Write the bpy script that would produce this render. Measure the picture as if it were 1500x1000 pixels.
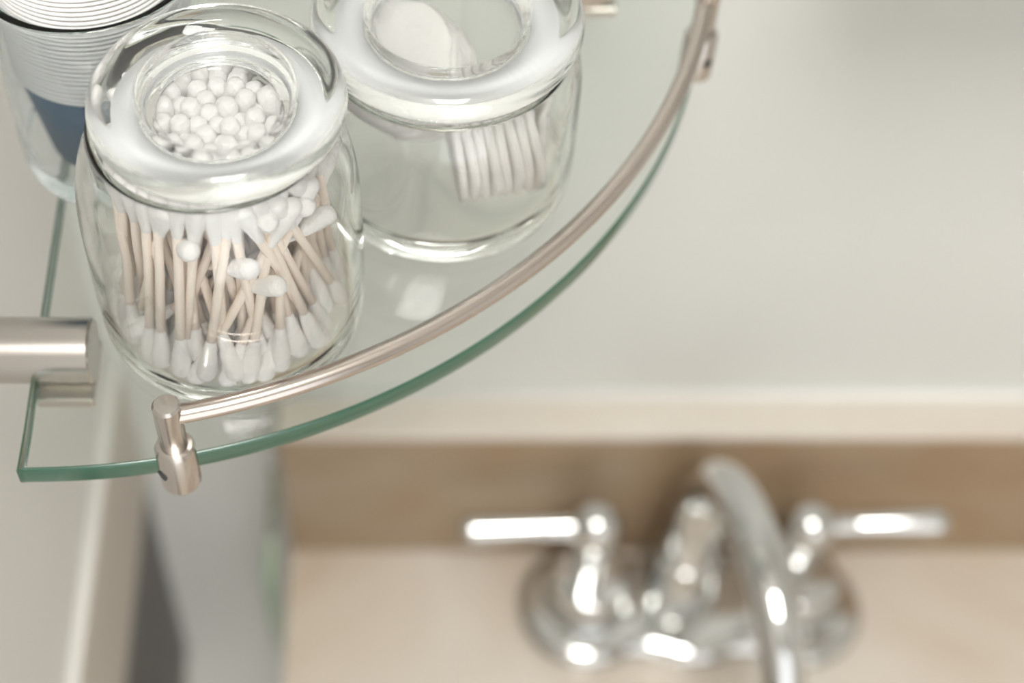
import bpy, math, random
import numpy as np
from mathutils import Vector, Matrix

for o in list(bpy.data.objects):
    bpy.data.objects.remove(o, do_unlink=True)
S = bpy.context.scene
COL = S.collection
MM = 0.001
# scene is worked out in millimetres: z = 0 is the top of the glass shelf, the counter is 400 mm below it,
# the floor 1250 mm below it; x runs along the back wall, y towards it.
ZOFF = 1250.0

# ------------------------------------------------------------------ camera
FPX, CXP, CYP = 2400.0, 600.0, 500.0
PITCH = 0.94423
CAM = np.array([107.55, -391.92, 326.0])
cam_d = bpy.data.cameras.new('camera')
cam = bpy.data.objects.new('camera', cam_d)
COL.objects.link(cam)
cam.location = (CAM[0]*MM, CAM[1]*MM, (CAM[2]+ZOFF)*MM)
cam.rotation_euler = (math.pi/2 - PITCH, 0, 0)
cam_d.sensor_fit = 'HORIZONTAL'
cam_d.sensor_width = 36.0
cam_d.lens = FPX/1500*36.0
cam_d.shift_x = (750.0-CXP)/1500.0
cam_d.clip_start = 0.02
cam_d.dof.use_dof = True
cam_d.dof.focus_distance = 0.366
cam_d.dof.aperture_fstop = 6.4
S.camera = cam

def ray(u, v):
    s, c = math.sin(PITCH), math.cos(PITCH)
    x = (u-CXP)/FPX; y = -(v-CYP)/FPX
    return np.array([x, c+y*s, -s+y*c])
def at_z(u, v, z):
    d = ray(u, v); return CAM + d*((z-CAM[2])/d[2])
def at_y(u, v, y):
    d = ray(u, v); return CAM + d*((y-CAM[1])/d[1])
def at_cyl(u, v, cx, cy, r):
    d = ray(u, v); o = CAM
    a = d[0]**2+d[1]**2
    b = 2*((o[0]-cx)*d[0]+(o[1]-cy)*d[1])
    c = (o[0]-cx)**2+(o[1]-cy)**2-r*r
    q = max(b*b-4*a*c, 0.0)
    return o+d*((-b-math.sqrt(q))/(2*a))

# ------------------------------------------------------------------ light
S.view_settings.view_transform = 'Standard'
S.view_settings.look = 'None'
S.view_settings.gamma = 1.0
S.view_settings.use_curve_mapping = False
S.view_settings.exposure = 0.3
W = bpy.data.worlds.new('room_light'); S.world = W
W.use_nodes = True
bg = W.node_tree.nodes['Background']
bg.inputs[0].default_value = (0.98, 0.99, 1.0, 1)
bg.inputs[1].default_value = 1.6

def area(name, loc, target, sx, sy, power, col):
    d = bpy.data.lights.new(name, 'AREA'); d.shape = 'RECTANGLE'
    d.size = sx; d.size_y = sy; d.energy = power; d.color = col
    o = bpy.data.objects.new(name, d); COL.objects.link(o)
    o.location = (loc[0]*MM, loc[1]*MM, (loc[2]+ZOFF)*MM)
    v = Vector((target[0]-loc[0], target[1]-loc[1], target[2]-loc[2]))
    o.rotation_euler = v.to_track_quat('-Z', 'Y').to_euler()
    return o
area('ceiling_lamp', (120, -820, 1120), (120, -820, 0), 0.5, 0.5, 17.0, (1.0, 0.975, 0.935))
S.cycles.max_bounces = 28; S.cycles.transmission_bounces = 28; S.cycles.glossy_bounces = 12
S.cycles.diffuse_bounces = 6; S.cycles.sample_clamp_indirect = 30.0

# ------------------------------------------------------------------ materials
def newmat(name):
    m = bpy.data.materials.new(name); m.use_nodes = True
    nt = m.node_tree
    return m, nt, nt.nodes['Principled BSDF']
def N(nt, typ, **kw):
    n = nt.nodes.new(typ)
    for k, v in kw.items(): setattr(n, k, v)
    return n
def noise_bump(nt, bsdf, scale, strength, dist=0.001, detail=4, stretch=None):
    tc = N(nt, 'ShaderNodeTexCoord'); nz = N(nt, 'ShaderNodeTexNoise')
    nz.inputs['Scale'].default_value = scale; nz.inputs['Detail'].default_value = detail
    if stretch:
        mp = N(nt, 'ShaderNodeMapping'); mp.inputs['Scale'].default_value = stretch
        nt.links.new(tc.outputs['Object'], mp.inputs['Vector']); nt.links.new(mp.outputs[0], nz.inputs['Vector'])
    else:
        nt.links.new(tc.outputs['Object'], nz.inputs['Vector'])
    b = N(nt, 'ShaderNodeBump'); b.inputs['Strength'].default_value = strength
    b.inputs['Distance'].default_value = dist
    nt.links.new(nz.outputs['Fac'], b.inputs['Height']); nt.links.new(b.outputs[0], bsdf.inputs['Normal'])
    return nz
def plain(name, col, rough=0.5, metal=0.0, bump=None, spec=0.5, **kw):
    m, nt, b = newmat(name)
    b.inputs['Base Color'].default_value = (*col, 1)
    b.inputs['Roughness'].default_value = rough
    b.inputs['Metallic'].default_value = metal
    b.inputs['Specular IOR Level'].default_value = spec
    for k, v in kw.items(): b.inputs[k].default_value = v
    if bump: noise_bump(nt, b, *bump)
    return m
def mottled(name, stops, scale, rough, detail=6, bump=None, distort=0.6, rough2=0.55):
    m, nt, b = newmat(name)
    tc = N(nt, 'ShaderNodeTexCoord'); nz = N(nt, 'ShaderNodeTexNoise')
    nz.inputs['Scale'].default_value = scale; nz.inputs['Detail'].default_value = detail
    nz.inputs['Roughness'].default_value = rough2; nz.inputs['Distortion'].default_value = distort
    nt.links.new(tc.outputs['Object'], nz.inputs['Vector'])
    cr = N(nt, 'ShaderNodeValToRGB')
    e = cr.color_ramp.elements
    while len(e) < len(stops): e.new(0.5)
    for el, (p, c) in zip(e, stops): el.position = p; el.color = (*c, 1)
    nt.links.new(nz.outputs['Fac'], cr.inputs[0]); nt.links.new(cr.outputs[0], b.inputs['Base Color'])
    b.inputs['Roughness'].default_value = rough
    if bump: noise_bump(nt, b, *bump)
    return m
def glass(name, col, ior=1.5, rough=0.0, absorb=None, density=0.0, wobble=None):
    m = bpy.data.materials.new(name); m.use_nodes = True
    nt = m.node_tree; nt.nodes.clear()
    out = N(nt, 'ShaderNodeOutputMaterial'); g = N(nt, 'ShaderNodeBsdfGlass')
    g.inputs['Color'].default_value = (*col, 1); g.inputs['IOR'].default_value = ior
    g.inputs['Roughness'].default_value = rough
    nt.links.new(g.outputs[0], out.inputs['Surface'])
    if wobble: noise_bump(nt, g, *wobble)
    if absorb:
        a = N(nt, 'ShaderNodeVolumeAbsorption')
        a.inputs['Color'].default_value = (*absorb, 1); a.inputs['Density'].default_value = density
        nt.links.new(a.outputs[0], out.inputs['Volume'])
    return m

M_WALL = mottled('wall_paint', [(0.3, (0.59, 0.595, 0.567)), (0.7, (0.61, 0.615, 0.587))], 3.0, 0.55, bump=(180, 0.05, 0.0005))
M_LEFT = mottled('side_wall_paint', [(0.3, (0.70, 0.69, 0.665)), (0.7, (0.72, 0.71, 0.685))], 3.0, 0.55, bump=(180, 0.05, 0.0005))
M_TRIMW = plain('white_trim_paint', (0.82, 0.81, 0.79), 0.35)
M_TRIMS = plain('pale_trim_paint', (0.70, 0.69, 0.66), 0.4)
M_TRIMB = plain('beige_trim_paint', (0.57, 0.52, 0.46), 0.45)
M_WALLSHADE = plain('wall_shade_grey', (0.13, 0.125, 0.12), 0.5)  # dark grey put in for the shade low on the side wall
M_FLOOR = mottled('floor_vinyl', [(0.3, (0.60, 0.55, 0.47)), (0.7, (0.68, 0.62, 0.54))], 6.0, 0.4)
M_MARBLE = mottled('cultured_marble', [(0.28, (0.48, 0.365, 0.265)), (0.45, (0.575, 0.505, 0.425)), (0.62, (0.635, 0.59, 0.53)), (0.8, (0.59, 0.475, 0.40))], 7.0, 0.22)
M_SPLASH = mottled('backsplash_stone', [(0.25, (0.25, 0.14, 0.068)), (0.45, (0.31, 0.22, 0.135)), (0.62, (0.34, 0.265, 0.185)), (0.8, (0.39, 0.31, 0.235))], 8.0, 0.5)
M_CAULK = plain('white_caulk', (0.72, 0.72, 0.70), 0.4)
M_CAP = mottled('backsplash_cap', [(0.3, (0.60, 0.54, 0.47)), (0.7, (0.66, 0.62, 0.56))], 9.0, 0.35)
M_CAB = plain('vanity_paint', (0.74, 0.71, 0.66), 0.45)
def pane_glass(name, col, ior):
    m = bpy.data.materials.new(name); m.use_nodes = True
    nt = m.node_tree; nt.nodes.clear()
    out = N(nt, 'ShaderNodeOutputMaterial'); mx = N(nt, 'ShaderNodeMixShader')
    tr = N(nt, 'ShaderNodeBsdfTransparent'); tr.inputs[0].default_value = (*col, 1)
    gl = N(nt, 'ShaderNodeBsdfGlossy'); gl.inputs['Roughness'].default_value = 0.0
    fr = N(nt, 'ShaderNodeFresnel'); fr.inputs[0].default_value = ior
    ge = N(nt, 'ShaderNodeNewGeometry'); iv = N(nt, 'ShaderNodeMath', operation='SUBTRACT'); iv.inputs[0].default_value = 1.0
    nt.links.new(ge.outputs['Backfacing'], iv.inputs[1])
    ml = N(nt, 'ShaderNodeMath', operation='MULTIPLY')
    nt.links.new(fr.outputs[0], ml.inputs[0]); nt.links.new(iv.outputs[0], ml.inputs[1])
    nt.links.new(ml.outputs[0], mx.inputs[0]); nt.links.new(tr.outputs[0], mx.inputs[1]); nt.links.new(gl.outputs[0], mx.inputs[2])
    nt.links.new(mx.outputs[0], out.inputs['Surface'])
    return m
M_SHELFG = pane_glass('shelf_glass', (0.965, 0.985, 0.972), 1.6)
M_EDGE = plain('ground_glass_edge', (0.025, 0.10, 0.06), 0.18, **{'Transmission Weight': 0.35, 'Coat Weight': 0.5})
M_JARG = glass('jar_glass', (0.996, 1.0, 0.996), 1.48, wobble=(26, 0.12, 0.002, 2))
M_LIDG = glass('lid_glass', (0.995, 1.0, 0.998), 1.5, wobble=(60, 0.06, 0.001, 2))
M_TUMG = glass('tumbler_glass', (0.975, 0.99, 0.995), 1.42, wobble=(30, 0.02, 0.002, 2))
M_GASKET = plain('milky_gasket', (0.93, 0.945, 0.96), 0.45, **{'Transmission Weight': 0.2})
M_COTTON = plain('white_cotton', (0.97, 0.96, 0.95), 0.95, bump=(900, 0.5, 0.0006), spec=0.1)
M_PADS = plain('cotton_pad_fibre', (0.95, 0.935, 0.91), 0.95, bump=(500, 0.5, 0.0008), spec=0.1)
M_STICK = plain('paper_stick', (0.95, 0.845, 0.755), 0.8, spec=0.2, bump=(700, 0.25, 0.0004))
M_PAPER = plain('white_paper_cup', (0.86, 0.855, 0.845), 0.6, spec=0.3)
M_BLUE = mottled('blue_paper_cup', [(0.3, (0.065, 0.135, 0.22)), (0.7, (0.09, 0.17, 0.26))], 300.0, 0.6)
M_CHROME = plain('chrome', (0.66, 0.665, 0.655), 0.06, 1.0)
M_RUBBER = plain('black_screw_recess', (0.03, 0.03, 0.03), 0.5)
M_LEAF = plain('pale_green_leaf', (0.40, 0.52, 0.38), 0.5)
M_LEAFSTEM = plain('grey_green_stem', (0.22, 0.24, 0.17), 0.6)
M_MIRROR = plain('mirror_glass', (0.9, 0.9, 0.9), 0.02, 1.0)
def brushed(name, col, rough, stretch):
    m, nt, b = newmat(name)
    b.inputs['Base Color'].default_value = (*col, 1); b.inputs['Metallic'].default_value = 1.0
    b.inputs['Roughness'].default_value = rough
    noise_bump(nt, b, 260, 0.12, 0.0004, 3, stretch)
    return m
M_NICKEL = brushed('brushed_nickel', (0.58, 0.54, 0.505), 0.24, (1, 1, 0.06))
M_NICKELX = brushed('brushed_nickel_bar', (0.56, 0.53, 0.50), 0.24, (0.04, 1, 1))
M_RAIL = brushed('brushed_nickel_rail', (0.59, 0.53, 0.49), 0.22, (0.15, 0.15, 1))

# ------------------------------------------------------------------ mesh helpers (all in mm)
def link(name, verts, faces, mat, parent=None, smooth=True, origin=None, flat_angle=None):
    org = np.array(origin if origin is not None else (0, 0, 0), float)
    v = [((p[0]-org[0])*MM, (p[1]-org[1])*MM, (p[2]-org[2])*MM) for p in verts]
    me = bpy.data.meshes.new(name); me.from_pydata(v, [], faces); me.update()
    mats = mat if isinstance(mat, (list, tuple)) else [mat]
    for m in mats: me.materials.append(m)
    o = bpy.data.objects.new(name, me); COL.objects.link(o)
    if smooth: 
        me.polygons.foreach_set('use_smooth', [True]*len(me.polygons))
        if flat_angle: me.set_sharp_from_angle(angle=math.radians(flat_angle))
    if parent is not None:
        o.parent = parent
        o.location = org*MM
    else:
        o.location = (org[0]*MM, org[1]*MM, (org[2]+ZOFF)*MM)
    return o
def thing(name, label, cat, loc, group=None):
    o = bpy.data.objects.new(name, None); COL.objects.link(o)
    o.location = (loc[0]*MM, loc[1]*MM, (loc[2]+ZOFF)*MM)
    o.empty_display_size = 0.01
    o['label'] = label; o['category'] = cat
    if group: o['group'] = group
    return o
def tag(o, label, cat, group=None):
    o['label'] = label; o['category'] = cat
    if group: o['group'] = group
    return o
def struct(o):
    o['kind'] = 'structure'; return o
def box(x0, x1, y0, y1, z0, z1, bev=0.0):
    """bevelled box -> verts, faces"""
    import bmesh
    bm = bmesh.new(); bmesh.ops.create_cube(bm, size=1.0)
    for v in bm.verts:
        v.co = Vector((x0+(v.co.x+.5)*(x1-x0), y0+(v.co.y+.5)*(y1-y0), z0+(v.co.z+.5)*(z1-z0)))
    if bev > 0:
        bmesh.ops.bevel(bm, geom=list(bm.edges), offset=bev, segments=3, affect='EDGES', profile=0.5)
    vs = [tuple(v.co) for v in bm.verts]; bm.verts.index_update()
    fs = [[v.index for v in f.verts] for f in bm.faces]; bm.free()
    return vs, fs
def lathe(prof, n=48, closed=False, c=(0, 0, 0)):
    """prof: list of (r,z); r=0 ends make poles"""
    vs, fs, rings = [], [], []
    for r, z in prof:
        if r < 1e-6:
            rings.append([len(vs)]); vs.append((c[0], c[1], c[2]+z))
        else:
            rings.append(list(range(len(vs), len(vs)+n)))
            for i in range(n):
                a = 2*math.pi*i/n
                vs.append((c[0]+r*math.cos(a), c[1]+r*math.sin(a), c[2]+z))
    pairs = list(zip(rings[:-1], rings[1:]))
    if closed: pairs.append((rings[-1], rings[0]))
    for A, B in pairs:
        for i in range(n):
            j = (i+1) % n
            if len(A) == 1 and len(B) == 1: continue
            if len(A) == 1: fs.append((A[0], B[j], B[i]))
            elif len(B) == 1: fs.append((A[i], A[j], B[0]))
            else: fs.append((A[i], A[j], B[j], B[i]))
    return vs, fs
def smooth_prof(pts, per=4):
    """Catmull-Rom through profile points"""
    out = []
    P = [np.array(p, float) for p in pts]
    for i in range(len(P)-1):
        p0 = P[max(i-1, 0)]; p1 = P[i]; p2 = P[i+1]; p3 = P[min(i+2, len(P)-1)]
        for k in range(per):
            t = k/per
            q = 0.5*((2*p1)+(-p0+p2)*t+(2*p0-5*p1+4*p2-p3)*t*t+(-p0+3*p1-3*p2+p3)*t**3)
            out.append(q)
    out.append(P[-1])
    return [tuple(q) for q in out]
def sprof(pts, per=4):
    return [(max(a, 0.0) if i not in (0,) else a, b) for i, (a, b) in enumerate(smooth_prof(pts, per))]
def tube(path, rad, n=20, cap=True):
    P = [np.array(p, float) for p in path]
    R = rad if isinstance(rad, (list, tuple, np.ndarray)) else [rad]*len(P)
    vs, fs = [], []
    T = []
    for i in range(len(P)):
        t = P[min(i+1, len(P)-1)]-P[max(i-1, 0)]; T.append(t/np.linalg.norm(t))
    up = np.array([0, 0, 1.0]) if abs(T[0][2]) < 0.9 else np.array([1.0, 0, 0])
    u = np.cross(up, T[0]); u /= np.linalg.norm(u)
    for i in range(len(P)):
        u = u-T[i]*np.dot(u, T[i]); u /= np.linalg.norm(u); w = np.cross(T[i], u)
        for k in range(n):
            a = 2*math.pi*k/n
            vs.append(tuple(P[i]+R[i]*(math.cos(a)*u+math.sin(a)*w)))
    for i in range(len(P)-1):
        for k in range(n):
            j = (k+1) % n
            fs.append((i*n+k, i*n+j, (i+1)*n+j, (i+1)*n+k))
    if cap:
        fs.append(tuple(range(n-1, -1, -1))); m = (len(P)-1)*n; fs.append(tuple(range(m, m+n)))
    return vs, fs
def join(*parts):
    V, F = [], []
    for v, f in parts:
        k = len(V); V += list(v); F += [tuple(i+k for i in q) for q in f]
    return V, F
def prism(outline, z0, z1, bev=0.0, seg=3):
    """vertical prism over a closed CCW outline with rounded top and bottom edges"""
    P = np.array(outline, float); n = len(P)
    nx = np.roll(P, -1, 0)-np.roll(P, 1, 0); nrm = np.stack([nx[:, 1], -nx[:, 0]], 1)
    nrm /= np.linalg.norm(nrm, axis=1)[:, None]
    rows = []
    if bev > 0:
        for k in range(seg+1):
            a = math.pi/2*k/seg; rows.append((bev*(1-math.sin(a)), z0+bev*(1-math.cos(a))))
        for k in range(seg+1):
            a = math.pi/2*k/seg; rows.append((bev*(1-math.cos(a)), z1-bev*(1-math.sin(a))))
    else: rows = [(0, z0), (0, z1)]
    vs, fs = [], []
    for ins, z in rows:
        Q = P-nrm*ins
        vs += [(q[0], q[1], z) for q in Q]
    for i in range(len(rows)-1):
        for k in range(n):
            j = (k+1) % n
            fs.append((i*n+k, i*n+j, (i+1)*n+j, (i+1)*n+k))
    fs.append(tuple(range(n-1, -1, -1))); m = (len(rows)-1)*n; fs.append(tuple(range(m, m+n)))
    return vs, fs

# ------------------------------------------------------------------ the room
YB, XL = 26.0, -26.0          # back wall and side wall planes
ZC = -400.0                   # counter top
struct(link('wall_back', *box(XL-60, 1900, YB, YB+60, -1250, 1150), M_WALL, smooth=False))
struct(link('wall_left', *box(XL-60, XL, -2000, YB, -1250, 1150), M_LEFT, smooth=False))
struct(link('floor', *box(XL-60, 1960, -2060, YB+60, -1310, -1250), M_FLOOR, smooth=False))
struct(link('ceiling', *box(XL-60, 1960, -2060, YB+60, 1150, 1210), M_TRIMW, smooth=False))
struct(link('wall_right', *box(1900, 1960, -2060, YB, -1250, 1150), M_LEFT, smooth=False))
# front wall behind the camera, its wide doorway placed to light the counter gap
struct(link('wall_front', *join(box(1330, 1900, -2060, -2000, -1250, 1150), box(XL, 1330, -2060, -2000, 850, 1150)), M_LEFT, smooth=False))
struct(link('trim_1', *box(XL, XL+5, -1200, YB, -366, -269, 1.0), M_TRIMB, smooth=False))
struct(link('trim_2', *box(XL, XL+5.4, -1200, YB, -269, -266.5, 0.8), M_TRIMS, smooth=False))
struct(link('wall_shade_strip', *box(XL, XL+3, -1200, YB, -560, -366), M_WALLSHADE, smooth=False))  # dark strip standing in for deep shade below the trim board

# vanity: unseen open frame (chosen to let light under), top with basin, backsplash
XV0, XV1, YF = 48.0, 760.0, -500.0
VL = ((XV0+XV1)/2, -240, -1250)
van = thing('washstand_frame', 'unseen open metal washstand frame carrying the beige counter', 'stand', VL)
def rel(vf, root_loc):
    v, f = vf
    return [(a-root_loc[0], b-root_loc[1], c-root_loc[2]) for a, b, c in v], f
for lx in (XV0+60, XV1-40):
    for ly in (-460, -30):
        lg = link('leg', *rel(tube([(lx, ly, -1249.5), (lx, ly, ZC-23)], 13, 20), VL), M_NICKEL, van)
        link('foot', *rel(tube([(lx, ly, -1249.8), (lx, ly, -1238)], 18, 20), VL), M_NICKEL, lg)
for ly in (-460, -30):
    link('cross_rail', *rel(tube([(XV0+60, ly, ZC-34), (XV1-40, ly, ZC-34)], 9, 16), VL), M_NICKEL, van)

# counter with a moulded oval basin
def counter():
    nx, ny = 110, 90
    xs = np.linspace(XV0, XV1, nx); ys = np.linspace(YF, YB-1, ny)
    bx, by, ra, rb = 244+0, -265, 215, 150
    V, F = [], []
    for y in ys:
        for x in xs:
            q = math.sqrt(((x-bx)/ra)**2+((y-by)/rb)**2)
            z = ZC
            if q < 1.0:
                z -= 130*(1-q**2.6)
            V.append((x, y, z))
    for j in range(ny-1):
        for i in range(nx-1):
            F.append((j*nx+i, j*nx+i+1, (j+1)*nx+i+1, (j+1)*nx+i))
    # skirt
    per = [i for i in range(nx)]+[j*nx+nx-1 for j in range(1, ny)]+[(ny-1)*nx+i for i in range(nx-2, -1, -1)]+[j*nx for j in range(ny-2, 0, -1)]
    b0 = len(V)
    for k in per: V.append((V[k][0], V[k][1], ZC-22))
    n = len(per)
    for k in range(n):
        j = (k+1) % n
        F.append((per[k], b0+k, b0+j, per[j]))
    return V, F
ct = link('counter_top', *counter(), M_MARBLE, smooth=True, flat_angle=40)
tag(ct, 'beige mottled marble counter under the chrome faucet', 'counter')
ZS = -291.0
bs = thing('backsplash', 'tan stone backsplash with pale top edge behind the faucet', 'backsplash', ((XV0+XV1)/2, 14, ZC))
BL = ((XV0+XV1)/2, 14, ZC)
link('splash_panel', *rel(box(XV0, XV1, 4, YB-0.5, ZC+0.3, ZS-4, 1), BL), M_SPLASH, bs, smooth=False)
link('cap_strip', *rel(box(XV0, XV1, 2.5, YB-0.5, ZS-4, ZS, 1.2), BL), M_CAP, bs, smooth=False)
link('caulk_bead', *rel(tube([(XV0, YB-1.5, ZS+0.5), (XV1, YB-1.5, ZS+0.5)], 2.6, 12), BL), M_CAULK, bs)

# mirrored cabinet added out of view, sized to shade the back wall below
mc = thing('shadow_cabinet', 'unseen white mirrored wall cabinet, added to shade the wall below', 'cabinet', (536, YB, 40))
ML = (536, YB, 40)
link('cabinet_box', *rel(box(236, 836, -74, YB-0.5, 40, 640, 3), ML), M_TRIMW, mc, smooth=False)
link('mirror_door', *rel(box(240, 832, -79, -74.5, 44, 636, 1), ML), M_MIRROR, mc, smooth=False)

# ------------------------------------------------------------------ corner shelf
KC, RG = 18.45, 174.3
shelf = thing('corner_shelf', 'quarter round glass corner shelf with brushed metal gallery rail', 'shelf', (0, 0, 0))
def glass_outline():
    pts = []
    x0, y0 = 14.0, -14.0
    a0 = math.asin(( -14.0+KC+0)/RG)   # end near the back edge
    # arc from the left front tip round to the back right tip
    th0 = math.acos(max(-1, min(1, (x0+2.0-KC)/RG)))
    A0 = -th0
    A1 = math.asin((y0-2.0+KC)/RG)
    pts.append((x0+0.8, y0-0.8))
    pts.append((x0, y0-3))
    for k in range(1, 30): pts.append((x0+2.2*k/30, y0-3-(188.6-15-3)*k/30))
    n = 140
    for k in range(n+1):
        a = A0+(A1-A0)*k/n
        pts.append((KC+RG*math.cos(a), -KC+RG*math.sin(a)))
    ex, ey = pts[-1]
    for k in range(1, 30): pts.append((ex+(x0+3-ex)*k/30, ey+(y0-ey)*k/30))
    return pts
gp = link('glass_pane', *prism(glass_outline(), -6.0, 0.0, 0.7, 3), [M_SHELFG, M_EDGE], shelf, flat_angle=50)
for p in gp.data.polygons:
    if len(p.vertices) == 4: p.material_index = 1
PA, PB = np.array([53.0, -188.6]), np.array([189.6, -52.0])
RH = 16.5        # rail height above glass
RR = RG-5.0
def rail_path():
    c = np.array([KC, -KC]); a = math.atan2(*(PA-c)[::-1]); b = math.atan2(*(PB-c)[::-1])
    r = np.linalg.norm(PA-c)
    return [(c[0]+r*math.cos(a+(b-a)*k/90), c[1]+r*math.sin(a+(b-a)*k/90), RH) for k in range(91)]
link('rail', *tube(rail_path(), 2.35, 20), M_RAIL, shelf)
for P, ang in ((PA, math.radians(-135)), (PB, math.radians(-60))):
    post = link('post', *lathe([(0, 1.5), (3.0, 1.5), (3.3, 2), (3.3, 20.4), (2.7, 21.2), (0, 21.4)], 32), M_NICKEL, shelf, flat_angle=35)
    post.location = Vector((P[0], P[1], 0))*MM
    col = link('collar', *lathe([(0, -11.5), (3.9, -11.5), (4.8, -10.6), (4.8, 3.2), (4.2, 4.6), (3.3, 4.8)], 36), M_NICKEL, post, flat_angle=35)
    dv = np.array([math.cos(ang), math.sin(ang), 0])
    link('set_screw', *join(tube([dv*4.3+np.array([0, 0, -3.8]), dv*5.0+np.array([0, 0, -3.8])], 1.5, 14)), M_RUBBER, post)
# wall brackets: cylinders slotted for the glass
def bracket(horizontal):
    L0, L1 = XL+0.3, 30.6
    yb = -159.3
    R = 8.2
    br_v, br_f = tube([(L0, yb, 1.0), (L1-0.6, yb, 1.0), (L1, yb, 1.0)], [R, R, R-0.5], 40)
    fl_v, fl_f = tube([(L0, yb, 1.0), (L0+4, yb, 1.0), (L0+5, yb, 1.0)], [14, 14, 13], 40)
    ls_v, ls_f = box(16, L1-0.4, yb-R-1.2, yb+R+1.2, -10.2, -7.0, 0.6)
    if not horizontal:
        sw = lambda vs: [(-b, -a, c) for a, b, c in vs]
        br_v, fl_v, ls_v = sw(br_v), sw(fl_v), sw(ls_v)
        rv = lambda fs: [tuple(reversed(q)) for q in fs]
        br_f, fl_f, ls_f = rv(br_f), rv(fl_f), rv(ls_f)
    b = link('wall_bracket', br_v, br_f, M_NICKELX if horizontal else M_RAIL, shelf, flat_angle=35)
    link('flange', fl_v, fl_f, M_NICKEL, b, flat_angle=35)
    link('clamp_jaw', ls_v, ls_f, M_NICKEL, b, smooth=False)
bracket(True); bracket(False)

# ------------------------------------------------------------------ jars
G = 0.25   # resting gap above the glass
def lid(parent_name, label, cx, cy, R, z0, well=(0.60, 0.47), depth=9.0, th=8.5):
    t = thing(parent_name, label, 'lid', (cx, cy, z0))
    w0, w1 = well
    prof = sprof([(0, -depth+8.6-2.2), (w1*R*0.85, -depth+8.6-2.2), (w1*R+0.6, -depth+8.6-1.5), (w0*R+0.4, -1.0+0.2), (w0*R+1.6, 0.2),
                  (0.80*R, 0.0), (0.92*R, 0.2), (0.985*R, th*0.28), (R, th*0.5), (0.975*R, th*0.78), (0.90*R, th), (0.80*R, th*1.0),
                  (w0*R+1.8, th*0.92), (w0*R+0.3, th*0.84), (w0*R-0.8, th*0.5), (w1*R, -depth+8.6+0.8), (w1*R-1.2, -depth+8.6), (0, -depth+8.6)], 5)
    link('lid_glass', *lathe(prof, 96), M_LIDG, t)
    return t

# --- jar of cotton swabs
J1 = (64.0, -144.5)
JH1 = 66.5
jar1_out = [(0, 0), (27.5, 0), (30.6, 1.0), (32.2, 4), (32.6, 12), (32.6, 28), (32.4, 42), (31.4, 51), (29.3, 58.5), (27.4, 63.5), (26.8, 66.2)]
jar1_in = [(26.0, 66.6), (25.2, 65.8), (25.3, 63.0), (27.4, 57.2), (29.4, 50), (30.3, 41), (30.5, 28), (30.4, 12), (29.6, 6.4), (27.5, 4.8), (0, 4.4)]
j1 = link('glass_jar', *lathe(sprof(jar1_out, 4)+sprof(jar1_in, 4), 96), M_JARG, origin=None)
j1.location = Vector((J1[0], J1[1], G+ZOFF))*MM
tag(j1, 'round clear glass jar filled with cotton swabs', 'jar')
lid1 = lid('jar_lid', 'clear glass lid with sunken centre on the cotton swab jar', J1[0]+2.4, J1[1]-0.5, 28.0, JH1+G+1.6, (0.60, 0.48), 6.6, 8.6)
link('gasket', *lathe([(17.8, -2.6), (22.8, -2.6), (23.3, -1.8), (23.3, -0.3), (17.8, -0.3)], 72, closed=True), M_GASKET, lid1)

# --- jar of cotton pads
J2 = (116.5, -99.0)
JH2 = 47.0
jar2_out = [(0, 0), (29, 0), (32.2, 1.0), (33.6, 4), (34.0, 12), (34.0, 26), (33.8, 36), (32.8, 42), (31.4, 45.4), (31.0, 46.8)]
jar2_in = [(30.2, 47.2), (29.4, 46.4), (29.6, 44.6), (30.9, 41.4), (31.8, 36), (32.0, 26), (31.9, 12), (31.0, 6.6), (29, 5.0), (0, 4.6)]
j2 = link('glass_jar', *lathe(sprof(jar2_out, 4)+sprof(jar2_in, 4), 96), M_JARG)
j2.location = Vector((J2[0], J2[1], G+ZOFF))*MM
tag(j2, 'low wide clear glass jar holding white cotton pads', 'jar')
lid2 = lid('jar_lid', 'clear glass lid with sunken centre on the cotton pad jar', J2[0], J2[1], 33.0, JH2+G+1.6, (0.585, 0.52), 7.0, 8.8)
link('gasket', *lathe([(20.8, -3.4), (26.8, -3.4), (27.4, -2.6), (27.4, -0.3), (20.8, -0.3)], 72, closed=True), M_GASKET, lid2)

# --- tumbler with nested paper cups
T3 = (30.0, -88.0)
tum_out = [(0, 0), (23.5, 0), (25.6, 1.0), (26.4, 4), (26.5, 20), (26.8, 45), (27.0, 60), (27.2, 62.5)]
tum_in = [(26.0, 63.6), (24.9, 62.6), (24.7, 60), (24.6, 45), (24.5, 20), (24.2, 9), (22.5, 6.6), (0, 6.2)]
tm = link('glass_tumbler', *lathe(sprof(tum_out, 4)+sprof(tum_in, 4), 80), M_TUMG)
tm.location = Vector((T3[0], T3[1], G+ZOFF))*MM
tag(tm, 'clear glass tumbler holding a stack of paper cups', 'tumbler')
def cup_mesh():
    H, r0, r1, w = 30.0, 18.4, 22.4, 0.13
    bead = [(r1+0.55*math.cos(a)+0.25, H+0.5*math.sin(a)) for a in np.linspace(-2.4, 2.4, 9)]
    prof = [(0, 1.2), (r0-0.6, 1.2), (r0-0.4, 0), (r0, 0), (r1, H-0.5)]+bead+[(r1-w, H-0.6), (r0-w, 1.6), (0, 1.6)]
    return lathe(prof, 56)
cups_z0 = 6.6+G
first = None
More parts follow.
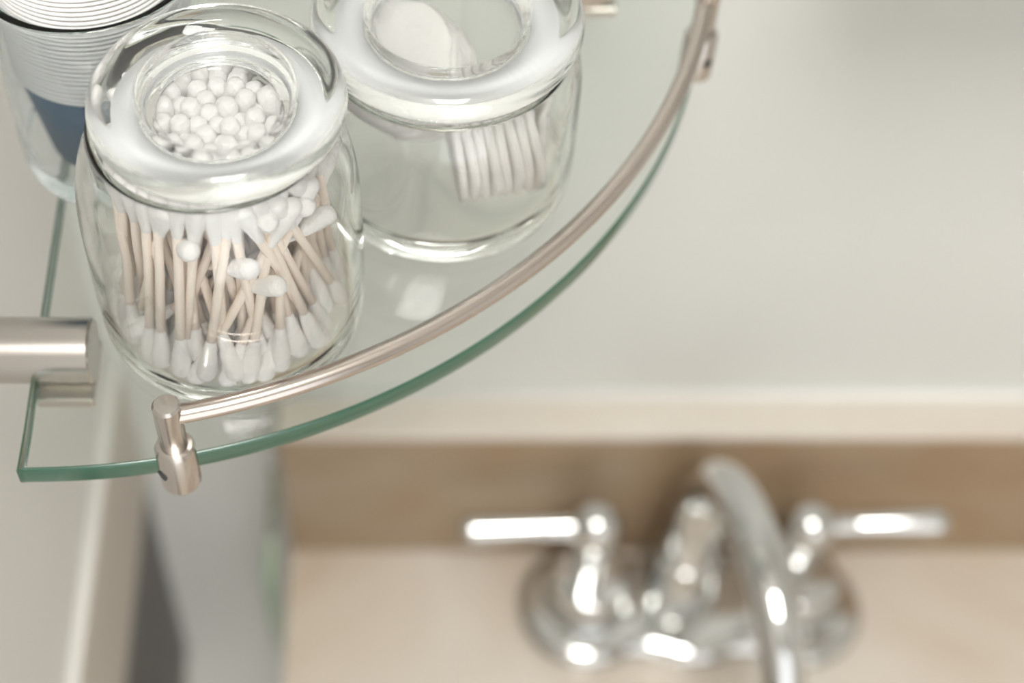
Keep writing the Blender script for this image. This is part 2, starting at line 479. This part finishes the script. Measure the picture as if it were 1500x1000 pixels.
for k in range(27):
    if k == 0:
        v, f = cup_mesh()
        o = link('paper_cup', v, f, [M_PAPER, M_BLUE])
        for p in o.data.polygons:
            z = p.center.z/MM; r = math.hypot(p.center.x, p.center.y)/MM
            if z < 28.6 and r > 14: p.material_index = 1
        tag(o, 'blue sided paper cup at the bottom of the stack in the tumbler', 'paper cup', 'paper cups in the tumbler')
    else:
        if first is None:
            first = link('paper_cup', *cup_mesh(), M_PAPER); o = first
        else:
            o = first.copy(); COL.objects.link(o)
        tag(o, 'small white paper cup nested in the stack in the tumbler', 'paper cup', 'paper cups in the tumbler')
    o.location = Vector((T3[0]+0.05*math.sin(k*1.7), T3[1]+0.05*math.cos(k*2.3), cups_z0+k*1.42+ZOFF))*MM

# ------------------------------------------------------------------ cotton swabs
SL, SR, HR = 60.5, 1.12, 2.4      # length, stick radius, head radius
def rin(z):
    zz = [0, 6, 12, 41, 50, 57, 63, 70]; rr = [28.0, 29.0, 29.9, 29.8, 28.9, 26.9, 24.7, 24.5]
    return np.interp(z, zz, rr)
rng = np.random.RandomState(11)
fixed = [  # (top pixel, lower pixel, layer); layer -1: foot at the far side
    ((160, 285), (185, 500), 0), ((195, 300), (207, 520), 1), ((214, 300), (243, 560), 0), ((240, 315), (276, 560), 0),
    ((230, 372), (203, 520), 0), ((303, 362), (284, 540), 0), ((276, 372), (-14, 0), -1), ((347, 320), (296, 575), 0), ((362, 392), (-20, 0), -1),
    ((393, 422), (-26, 0), -1), ((410, 368), (325, 560), 1), ((451, 340), (372, 540), 0), ((408, 330), (4, 0), -1),
    ((352, 400), (388, 565), 1), ((472, 322), (-12, 0), -1), ((478, 285), (440, 470), 1), ((405, 400), (455, 540), 0), ((440, 390), (500, 530), 0),
    ((455, 295), (10, 0), -1), ((320, 330), (345, 585), 1), ((180, 290), (228, 545), 2), ((385, 320), (420, 560), 2), ((300, 320), (255, 540), 2),
]
A, B, Fx, LEAN = [], [], [], []
for (p1, p0, lay) in fixed:
    r = 27.0-3.6*max(lay, 0)
    a = at_cyl(*p1, J1[0], J1[1], r); b = at_cyl(*p0, J1[0], J1[1], r)
    if lay < 0:          # leaning right across the jar: the foot stands against the far wall
        a = at_cyl(*p1, J1[0], J1[1], 26.5)
        w_ = math.radians(118 if p0[0] > 0 else -118); e_ = a[:2]-np.array(J1)
        b = np.array([J1[0]+e_[0]*math.cos(w_)-e_[1]*math.sin(w_), J1[1]+e_[0]*math.sin(w_)+e_[1]*math.cos(w_), a[2]-math.sqrt(max((SL-2*HR)**2-45**2, 100))])
    d = (b-a)/np.linalg.norm(b-a)
    b = a+d*(SL-2*HR)
    LEAN.append(lay < 0)
    A.append(b); B.append(a); Fx.append(True)       # A lower end, B upper end
while len(A) < 128:
    r = 26*math.sqrt(rng.rand()); t = 2*math.pi*rng.rand()
    a = np.array([J1[0]+r*math.cos(t), J1[1]+r*math.sin(t), 8.0+rng.choice([0, 0, 3])])
    t2 = t+rng.normal(0, 0.6); r2 = min(22.5, max(0, r*0.9+rng.normal(0, 3)))
    b = np.array([J1[0]+r2*math.cos(t2), J1[1]+r2*math.sin(t2), 60.0])
    A.append(a); B.append(b); Fx.append(False)
A = np.array(A); B = np.array(B); Fx = np.array(Fx)
NS = 9
ts = np.linspace(0, 1, NS)
srad = np.array([HR*0.95, HR*0.85]+[SR*1.1]*(NS-4)+[HR*0.85, HR*0.95])
n = len(A); ctr = np.array([J1[0], J1[1]])
L = SL-2*HR
RADS = np.tile(srad, n); OWN = np.repeat(np.arange(n), NS); TT = np.tile(ts, n)
for it in range(70):
    P = (A[:, None, :]*(1-ts)[None, :, None]+B[:, None, :]*ts[None, :, None]).reshape(-1, 3)
    sq = (P*P).sum(1)
    D2 = sq[:, None]+sq[None, :]-2*P@P.T
    need = RADS[:, None]+RADS[None, :]
    mask = (D2 < need*need) & (OWN[:, None] != OWN[None, :])
    ii, jj = np.nonzero(mask)
    d = P[ii]-P[jj]; dl = np.linalg.norm(d, axis=1)+1e-6
    push = d/dl[:, None]*((need[ii, jj]-dl)*0.22)[:, None]
    dA = np.zeros_like(A); dB = np.zeros_like(B)
    np.add.at(dA, OWN[ii], push*(1-TT[ii])[:, None]); np.add.at(dB, OWN[ii], push*TT[ii][:, None])
    w = np.where(Fx, 0.12, 1.0)[:, None]
    A = A+np.clip(dA, -1.2, 1.2)*w; B = B+np.clip(dB, -1.2, 1.2)*w
    for E in (A, B):
        r = np.linalg.norm(E[:, :2]-ctr, axis=1); lim = rin(E[:, 2])-HR-0.25
        k = np.where(r > lim, lim/np.maximum(r, 1e-6), 1.0)
        E[:, :2] = ctr+(E[:, :2]-ctr)*k[:, None]
        E[:, 2] = np.clip(E[:, 2], 4.6+HR+0.4, 67.6-HR)
    d = B-A; dl = np.linalg.norm(d, axis=1)[:, None]; mid = (A+B)/2
    A = mid-d/dl*L/2; B = mid+d/dl*L/2
    low = np.minimum(A[:, 2], B[:, 2]); sh = np.maximum(4.6+HR+0.3-low, 0); A[:, 2] += sh; B[:, 2] += sh
def tip_mesh():
    prof = sprof([(0, HR), (1.45, HR*0.86), (2.2, 0.9), (2.32, -1.6), (2.15, -4.2), (1.65, -7.6), (1.3, -10.2), (1.16, -11.2)], 3)
    v, f = lathe([(r*(1+0.035*math.sin(i*2.1)), z) for i, (r, z) in enumerate(prof)], 16)
    r2 = random.Random(4)
    return [(x*(1+r2.uniform(-.03, .03)), y*(1+r2.uniform(-.03, .03)), z) for x, y, z in v], f
sw_stick = sw_tip = None
for k in range(n):
    root = bpy.data.objects.new('cotton_swab', None); COL.objects.link(root); root.empty_display_size = 0.005
    c0 = (A[k]+B[k])/2; d = Vector(B[k]-A[k])
    root.location = Vector((A[k][0], A[k][1], A[k][2]+ZOFF))*MM
    root.rotation_euler = d.to_track_quat('Z', 'Y').to_euler()
    root['label'] = 'white cotton swab standing among others in the glass jar'
    root['category'] = 'cotton swab'; root['group'] = 'cotton swabs in the jar'
    if k < len(LEAN) and LEAN[k]:
        root['label'] = 'cotton swab lying slantwise across the jar, its tip pressed to the front glass'
        root['group'] = 'slanting cotton swabs in the jar'
    if sw_stick is None:
        sw_stick = link('stick', *tube([(0, 0, 1.5), (0, 0, L/2), (0, 0, L-1.5)], SR, 10), M_STICK, root); sw_stick.location = (0, 0, 0)
        v, f = tip_mesh()
        sw_tip = link('cotton_tip', v, f, M_COTTON, root); sw_tip.location = (0, 0, L*MM)
        t2 = sw_tip.copy(); COL.objects.link(t2)
    else:
        s = sw_stick.copy(); COL.objects.link(s); s.parent = root
        t1 = sw_tip.copy(); COL.objects.link(t1); t1.parent = root
        t1.location = (0, 0, L*MM)
        t2 = sw_tip.copy(); COL.objects.link(t2)
    t2.parent = root; t2.location = (0, 0, 0); t2.rotation_euler = (math.pi, 0, k*0.7)

# ------------------------------------------------------------------ cotton pads
def pad_mesh(R, seed, th=2.6):
    r2 = random.Random(seed); n = 48
    prof = [(0, th*0.62), (R*0.5, th*0.6), (R*0.8, th*0.52), (R*0.93, th*0.36), (R, 0.0), (R*0.93, -th*0.36), (R*0.8, -th*0.52), (R*0.5, -th*0.6), (0, -th*0.62)]
    v, f = lathe(prof, n)
    ph = [r2.uniform(0, 6.28) for _ in range(4)]
    out = []
    for x, y, z in v:
        a = math.atan2(y, x); r = math.hypot(x, y)/R
        w = 0.5*r*r*(math.sin(2*a+ph[0])+0.7*math.sin(3*a+ph[1]))
        s = 1+0.012*math.sin(9*a+ph[2])+0.012*math.sin(14*a+ph[3])
        out.append((x*s, y*s, z+w))
    return out, f
pad_meshes = {}
def pad(c, nrm, R, seed, label, group):
    key = (R, seed % 4)
    if key not in pad_meshes:
        o = link('cotton_pad', *pad_mesh(R, seed % 4), M_PADS); pad_meshes[key] = o
    else:
        o = pad_meshes[key].copy(); COL.objects.link(o)
    o.location = Vector((c[0], c[1], c[2]+ZOFF))*MM
    o.rotation_euler = Vector(nrm).to_track_quat('Z', 'Y').to_euler()
    tag(o, label, 'cotton pad', group)
for k in range(8):      # the row standing on edge
    x = 118.6+2.5*k
    y = -108.0+0.55*k
    pad((x, y, 4.9+G+16.9), (0.97, 0.14+0.012*k, 0.08), 16.5, k, 'white cotton pad standing on edge in a row in the jar', 'cotton pads on edge')
nv = np.array([-0.42, -0.40, 0.81]); nv /= np.linalg.norm(nv)
for k in range(6):      # the leaning pile
    c = np.array([103.5, -96.5, 36.0])-nv*3.0*k
    pad(c, nv+0.03*np.array([math.sin(k*2), math.cos(k*3), 0]), 16.5, k+1,
        'white cotton pad lying face up on the leaning pile in the jar' if k == 0 else 'white cotton pad lower in the leaning pile in the jar', 'leaning cotton pads')

pad((141.6, -97.0, 4.9+G+15.0), (0.97, -0.06, -0.05), 14.2, 2, 'white cotton pad standing against the wall of the jar beside the row', None)
# ------------------------------------------------------------------ faucet
FX, FY = 243.0, -27.0
FL = (FX, FY, ZC)
fau = thing('faucet', 'chrome gooseneck faucet with two lever handles on the beige counter', 'faucet', FL)
def plate_outline():
    pts = []
    cs = [(-50.5, 0, 32.0), (0, 0, 31.0), (50.5, 0, 32.0)]
    for k in range(160):
        a = 2*math.pi*k/160
        # smooth union of the three lobes along a capsule
        px = 82.4*math.cos(a)
        py = max([math.sqrt(max(r*r-(px-cx)**2, 0)) for cx, cy, r in cs]+[0])
        sm = (sum((max(r*r-(px-cx)**2, 0.0))**1.5 for cx, cy, r in cs))**(1/3.0)
        base = 26.0 if abs(px) < 50 else 0
        y = max(sm, base) if abs(px) < 50 else py
        pts.append((px, math.copysign(max(y, 0.0), math.sin(a)) if abs(math.sin(a)) > 1e-6 else 0.0))
    P = np.array(pts)
    for _ in range(3): P = (np.roll(P, 1, 0)+2*P+np.roll(P, -1, 0))/4
    return [tuple(q) for q in P]
link('deck_plate', *rel(prism(plate_outline(), 0.3, 13.0, 7.5, 6), (0, 3.0, 0)), M_CHROME, fau, flat_angle=60)
for s in (-1, 1):
    hx = 50.0*s; ux = -52.0 if s < 0 else 44.5
    link('handle_base', *lathe(sprof([(23.5, 10), (22.2, 13), (20.6, 18), (19.4, 26), (18.4, 32), (16.6, 34.6), (12, 35.2), (0, 35.3)], 4), 48, c=(hx, 0, 0)), M_CHROME, fau)
    hub = link('handle_hub', *lathe(sprof([(0, 31), (7.2, 31), (7.4, 45), (8.0, 60), (10.0, 70), (11.4, 79), (10.4, 87), (6.5, 92), (0, 94)], 4), 36, c=(ux, 0, 0)), M_CHROME, fau)
    x0 = ux; zz = 81.0; tilt = -2.0 if s < 0 else 5.0
    P = [(x0+s*q*55, -1.0*q, zz+tilt*q) for q in np.linspace(0.05, 1.0, 22)]
    Rr = [6.6-2.0*math.sin(min(q/0.45, 1)*math.pi/1.0)*0.6 for q in np.linspace(0.05, 1, 22)]
    Rr = [5.0+1.5*abs(q-0.35)/0.65 for q in np.linspace(0.05, 1, 22)]
    P += [(P[-1][0]+s*e, P[-1][1], P[-1][2]) for e in (2.2, 4.0, 5.2, 5.8)]; Rr += [6.2, 5.2, 3.6, 1.0]
    link('lever', *tube(P, Rr, 24), M_CHROME, hub)
sx = -5.5
link('spout_base', *lathe(sprof([(18.5, 9), (18.3, 16), (17.5, 28), (16.5, 42), (15.6, 52), (14.8, 54.5), (13.4, 55.5), (13.2, 62), (12.6, 80), (11.5, 92), (10.4, 100)], 3), 48, c=(sx, 3, 0)), M_CHROME, fau)
R, zr, dx = 53.0, 98.0, 0.17
path = [(sx, 3, 90), (sx, 3, 96)]
for k in range(0, 41):
    t = math.radians(190*k/40); d = R*(1-math.cos(t))
    path.append((sx+dx*d, 3-d, zr+R*math.sin(t)))
e = np.array(path[-1]); e2 = np.array(path[-2]); dd = (e-e2)/np.linalg.norm(e-e2)
path += [tuple(e+dd*6), tuple(e+dd*14)]
rad = [10.2]*2+[10.2-1.2*k/40 for k in range(41)]+[9.0, 9.0]
sp = link('spout', *tube(path, rad, 32), M_CHROME, fau)
tip = np.array(path[-1])
link('aerator', *tube([tuple(tip-dd*1), tuple(tip+dd*7), tuple(tip+dd*8)], [10.6, 10.6, 9.8], 32), M_CHROME, sp, flat_angle=40)

# ------------------------------------------------------------------ small blade hanging at the end of the counter
lp = [at_y(u, v, -8.0) for u, v in ((404, 690), (401, 730), (396, 790), (396, 840), (402, 890), (412, 940))]
lp = [np.array([min(p[0], 46.0), p[1]-1.0*i, p[2]]) for i, p in enumerate(lp)]
sp_ = smooth_prof([tuple(p) for p in lp], 5)
C0 = np.array(sp_[0])
m_ = len(sp_)
leaf = thing('leaf', 'slender pale green curved blade beside the counter end', 'leaf', tuple(C0))
k0 = int(m_*0.36)
link('stem', *rel(tube(sp_[:k0+1], [1.9-0.5*math.sin(i*0.9) for i in range(k0+1)], 12), C0), M_LEAFSTEM, leaf)
q = sp_[k0:]
link('blade', *rel(tube(q, [0.7+2.6*math.sin(math.pi*(0.12+0.86*i/(len(q)-1))) for i in range(len(q))], 12), C0), M_LEAF, leaf)
